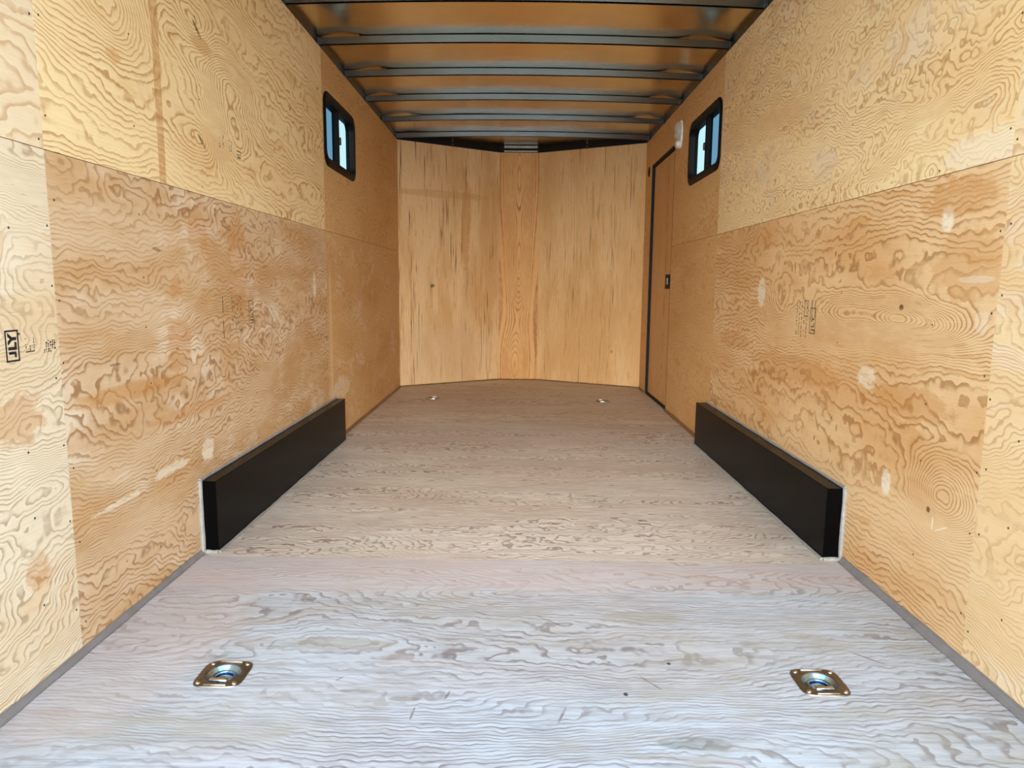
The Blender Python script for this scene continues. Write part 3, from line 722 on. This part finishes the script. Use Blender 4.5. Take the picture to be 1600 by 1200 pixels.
# ------------------------------------------------------------------ windows
def window(n, xw, side, op, outer):
    """side: -1 left wall, +1 right wall; frame ring on the plywood, jamb going outwards, two panes"""
    y0, y1, z0, z1 = op; oy0, oy1, oz0, oz1 = outer
    o = empty('window_%d' % n, (xw, (y0 + y1) / 2, z0)); tag(o, kind='structure')
    inw = -side
    def loop(w0, h0, r, cy, cz, x): return [(x, cy + p[0], cz + p[1]) for p in rrect(w0, h0, r)]
    ocy, ocz = (oy0 + oy1) / 2, (oz0 + oz1) / 2; icy, icz = (y0 + y1) / 2, (z0 + z1) / 2
    L = [loop(oy1 - oy0, oz1 - oz0, 0.075, ocy, ocz, xw + inw * 0.0004),
         loop(oy1 - oy0, oz1 - oz0, 0.075, ocy, ocz, xw + inw * 0.007),
         loop(oy1 - oy0 - .012, oz1 - oz0 - .012, 0.070, ocy, ocz, xw + inw * 0.011),
         loop(y1 - y0 - .004, z1 - z0 - .004, 0.050, icy, icz, xw + inw * 0.010),
         loop(y1 - y0 - .010, z1 - z0 - .010, 0.048, icy, icz, xw + inw * 0.006),
         loop(y1 - y0 - .010, z1 - z0 - .010, 0.048, icy, icz, xw - inw * 0.046)]
    bm = bmesh.new(); R = [[bm.verts.new(p) for p in l] for l in L]; m = len(L[0])
    for i in range(len(R) - 1):
        for k in range(m): bm.faces.new((R[i][k], R[i][(k + 1) % m], R[i + 1][(k + 1) % m], R[i + 1][k]))
    fr = obj('window_frame', bm, M_TRIMBLK, o, True)
    for k in range(5):
        bm = bmesh.new(); cyl(bm, (xw + inw * 0.0105, y0 + 0.05 + (y1 - y0 - 0.1) * k / 4, (z1 + oz1) / 2 - 0.001), (inw, 0, 0), 0.0035, 0.002, 8); obj('frame_screw', bm, M_CHROME, fr)
    for zz in (0.25, 0.62):
        bm = bmesh.new(); cyl(bm, (xw + inw * 0.0105, (y1 + oy1) / 2 - 0.002, z0 + (z1 - z0) * zz), (inw, 0, 0), 0.0035, 0.002, 8); obj('frame_screw', bm, M_CHROME, fr)
    mid = y0 + (y1 - y0) * 0.455; xp = xw - inw * 0.026
    bm = bmesh.new(); xs = sorted((xw - inw * 0.001, xw - inw * 0.036)); box(bm, xs[0], xs[1], mid - 0.018, mid + 0.022, z0 + 0.004, z1 - 0.004, 0.003)
    ms = obj('mullion', bm, M_TRIMBLK, o)
    bm = bmesh.new(); xs = sorted((xw + inw * 0.008, xw - inw * 0.008)); zc = (z0 + z1) / 2 - 0.01; box(bm, xs[0], xs[1], mid + 0.010, mid + 0.032, zc - 0.022, zc + 0.022, 0.004); obj('latch', bm, M_BLACK, ms)
    for (a, b, mat, lab) in ((y0 + 0.005, mid - 0.018, M_TINT, 'tinted blue pane'), (mid + 0.022, y1 - 0.005, M_CLEAR, 'clear bright pane')):
        bm = bmesh.new(); xs = sorted((xp, xp - inw * 0.003)); box(bm, xs[0], xs[1], a, b, z0 + 0.005, z1 - 0.005); tag(obj('pane', bm, mat, o), lab)
window(1, -A, -1, WL, (4.030, 4.757, 1.580, 1.983))
window(2, B, 1, WR, (4.092, 4.843, 1.582, 1.980))

# ------------------------------------------------------------------ side door
def door():
    o = empty('door_1', (B, (DO[0] + DO[1]) / 2, 0)); tag(o, kind='structure')
    y0, y1, z1 = DO[0], DO[1], DO[3]
    bm = bmesh.new()
    box(bm, B + 0.0005, B + 0.034, y0 + 0.0005, y0 + 0.012, 0.001, z1 - 0.001); box(bm, B + 0.0005, B + 0.034, y1 - 0.012, y1 - 0.0005, 0.001, z1 - 0.001)
    box(bm, B + 0.0005, B + 0.034, y0 + 0.012, y1 - 0.012, z1 - 0.016, z1 - 0.001); box(bm, B + 0.0005, B + 0.034, y0 + 0.012, y1 - 0.012, -0.004, 0.012)
    obj('door_frame', bm, M_RUBBER, o)
    md = plywood('door_plywood', 41.5, srgb(222, 180, 126), srgb(160, 110, 60), srgb(204, 152, 90), K=60, slope=0.7, a1=0.35, line=0.28, patch_amt=0.45, knots=0.2, fibre=0.3,
                 spots=[(z, 0.30, 0.02 + 0.03 * ((i * 7) % 3), 0.0065, srgb(50, 30, 14), 0.9, 0.06) for i, z in enumerate((0.22, 0.30, 0.48, 0.55, 0.72, 0.78, 0.84, 1.08, 1.16, 1.27, 1.40, 1.52, 1.66, 1.74, 1.86))])
    bm = bmesh.new()
    sheet(bm, lambda u, v: (B + 0.024, y0 + 0.014 + u, v), 0, y1 - y0 - 0.030, 0.014, z1 - 0.022, [], (1, 0, 0), 0.02, lambda u, v: (v, u))
    d = obj('door_panel', bm, md, o)
    bm = bmesh.new(); box(bm, B + 0.044, B + 0.060, y0 - 0.01, y1 + 0.01, -0.05, z1 + 0.02); obj('door_skin', bm, M_SKIN, o)
    x = B + 0.024
    bm = bmesh.new(); box(bm, x - 0.003, x + 0.0005, 5.425, 5.59, 0.912, 1.022, 0.0015); l = obj('latch_plate', bm, M_RUBBER, o)
    bm = bmesh.new(); box(bm, x - 0.010, x - 0.002, 5.485, 5.52, 0.945, 0.995, 0.003); obj('latch_lever', bm, M_GREYMETAL, l)
door()

# round black plug between the corner and the door
bm = bmesh.new(); cyl(bm, (B - 0.0005, 6.338, 1.912), (-1, 0, 0), 0.044, 0.004, 28, 0.040)
pl = empty('cable_grommet', (B, 6.338, 1.87)); tag(pl, 'round black cable grommet in the right wall between the front corner and the door', 'grommet')
obj('rim', bm, M_RUBBER, pl)
bm = bmesh.new(); cyl(bm, (B - 0.0044, 6.338, 1.912), (-1, 0, 0), 0.030, 0.0012, 24, 0.028); obj('cap', bm, M_RUBBER, pl)

# dome light
def dome_light():
    y, z0, z1 = 5.12, 1.883, 2.070
    o = empty('dome_light', (B, y, z0)); tag(o, 'oblong white dome light with a clear lens on the right wall between door and window', 'light')
    cz = (z0 + z1) / 2
    def pad(hw, hh, x0, x1, r2, cz_, n=28):
        bm = bmesh.new(); rows = []
        for k in range(7):
            a = math.pi / 2 * k / 6; s = 1 - (1 - r2) * (1 - math.cos(a)); x = x0 + (x1 - x0) * math.sin(a)
            rows.append([bm.verts.new((x, y + hw * s * math.cos(2 * math.pi * i / n), cz_ + hh * s * math.sin(2 * math.pi * i / n))) for i in range(n)])
        for i in range(6):
            for k in range(n): bm.faces.new((rows[i][k], rows[i][(k + 1) % n], rows[i + 1][(k + 1) % n], rows[i + 1][k]))
        bm.faces.new(rows[0]); bm.faces.new(rows[-1]); return bm
    obj('base', pad(0.048, 0.094, B - 0.0005, B - 0.011, 0.9, cz), M_WHITEPL, o, True)
    obj('lens', pad(0.042, 0.064, B - 0.0112, B - 0.046, 0.45, cz + 0.022), M_LENS, o, True)
    obj('switch_housing', pad(0.040, 0.029, B - 0.0112, B - 0.040, 0.5, cz - 0.068), M_WHITEPL, o, True)
dome_light()

# ------------------------------------------------------------------ ink stamps on the plywood
def stamp(parent, side, y, z, size, bits, mat):
    """bits: ('t', text, s, dz, dacross) | ('box', z0,z1,a0,a1,w) | ('bar', z0,z1,a0,a1); writing runs upwards, letter tops face the rear"""
    x = -A + 0.0004 if side < 0 else B - 0.0004
    # a = distance across the lettering, measured towards the front of the trailer (letter bottoms)
    ud = 1.0 if side < 0 else -1.0
    def W(zz, aa): return Vector((x, y + ud * aa * size, z + zz * size))
    bm = bmesh.new()
    for b in bits:
        if b[0] == 't':
            cu = bpy.data.curves.new('t', 'FONT'); cu.body = b[1]; cu.size = b[2]; cu.space_character = 1.15; cu.offset = b[5] if len(b) > 5 else 0.0
            ob = bpy.data.objects.new('t', cu); COL.objects.link(ob)
            me = bpy.data.meshes.new_from_object(ob); bpy.data.objects.remove(ob)
            vs = [bm.verts.new(W(b[3] + v.co.x, b[4] - v.co.y)) for v in me.vertices]
            for p in me.polygons:
                try: bm.faces.new([vs[i] for i in p.vertices])
                except ValueError: pass
            bpy.data.meshes.remove(me)
        elif b[0] == 'bar':
            bm.faces.new([bm.verts.new(W(zz, aa)) for zz, aa in ((b[1], b[3]), (b[2], b[3]), (b[2], b[4]), (b[1], b[4]))])
        else:
            _, a0, a1, c0, c1, w = b
            for q in ((a0, a1, c0, c0 + w), (a0, a1, c1 - w, c1), (a0, a0 + w, c0, c1), (a1 - w, a1, c0, c1)):
                bm.faces.new([bm.verts.new(W(zz, aa)) for zz, aa in ((q[0], q[2]), (q[1], q[2]), (q[1], q[3]), (q[0], q[3]))])
    r = bmesh.ops.extrude_face_region(bm, geom=bm.faces[:])
    bmesh.ops.translate(bm, verts=[v for v in r['geom'] if isinstance(v, bmesh.types.BMVert)], vec=(side * 0.0003, 0, 0))
    obj('ink_stamp', bm, mat, parent)
def small_print(rnd, z0, z1, a0, n, pitch, th):
    out = []
    for k in range(n):
        z = z0 + rnd.uniform(0, 0.1); a = a0 + k * pitch
        while z < z1:
            l = rnd.uniform(0.03, 0.10)
            if rnd.random() < 0.75: out.append(('bar', z, min(z + l, z1), a, a + th * rnd.uniform(0.5, 1.2)))
            z += l + rnd.uniform(0.02, 0.05)
    return out
rnd = random.Random(4)
# JLY in a box on the near left strip, faint print beside it
stamp(PL[0], -1, 1.484, 0.750, 0.068, [('box', 0, 1.0, 0, 0.60, 0.055), ('bar', 0.23, 0.315, 0.13, 0.46), ('bar', 0.13, 0.235, 0.38, 0.46), ('t', 'L', 0.48, 0.36, 0.47, 0.026), ('t', 'Y', 0.48, 0.58, 0.47, 0.028)], M_INK)
stamp(PL[0], -1, 1.545, 0.764, 0.060, small_print(rnd, 0.0, 0.6, 0.0, 3, 0.22, 0.05) + [('bar', 0.03, 0.08, 0.0, 0.45)], M_INKF)
stamp(PL[0], -1, 1.605, 0.755, 0.060, small_print(rnd, 0.0, 0.55, 0.0, 6, 0.12, 0.07), M_INK)
# stamps on the tan panel of the left wall
stamp(PL[2], -1, 2.845, 0.762, 0.098, [('box', 0, 0.95, 0, 0.50, 0.035), ('t', 'JLY', 0.38, 0.10, 0.40, 0.008)] + small_print(rnd, -0.2, 0.3, 0.60, 2, 0.25, 0.04), M_INKF)
stamp(PL[2], -1, 2.680, 0.735, 0.150, small_print(rnd, 0.0, 0.95, 0.0, 6, 0.11, 0.035), M_INKF)
stamp(PL[2], -1, 2.595, 0.720, 0.16, [('bar', 0.0, 0.42, 0.0, 0.03), ('bar', 0.58, 0.95, 0.0, 0.03)], M_INKF)
# upper left panel
stamp(PL[3], -1, 2.690, 1.395, 0.10, small_print(rnd, 0.0, 0.6, -0.55, 2, 0.3, 0.05) + small_print(rnd, 0.0, 0.55, 0.3, 2, 0.18, 0.05) + [('t', 'EJ', 0.42, 0.0, 1.35, 0.004)], M_INKF)
# right wall
stamp(PR[2], 1, 2.725, 0.752, 0.10, [('box', 0, 0.98, -0.05, 0.48, 0.035), ('t', 'JLY', 0.38, 0.10, 0.36, 0.008), ('box', 0.62, 1.25, -0.62, -0.25, 0.03)], M_INKF)
stamp(PR[2], 1, 2.860, 0.730, 0.15, small_print(rnd, 0.0, 0.95, 0.0, 5, 0.16, 0.035) + [('bar', 0.55, 1.0, 1.15, 1.18), ('bar', 0.55, 1.0, 0.95, 0.98)], M_INKF)
stamp(PR[3], 1, 2.99, 2.03, 0.12, small_print(rnd, 0.0, 0.6, 0.0, 4, 0.14, 0.06), M_INKF)
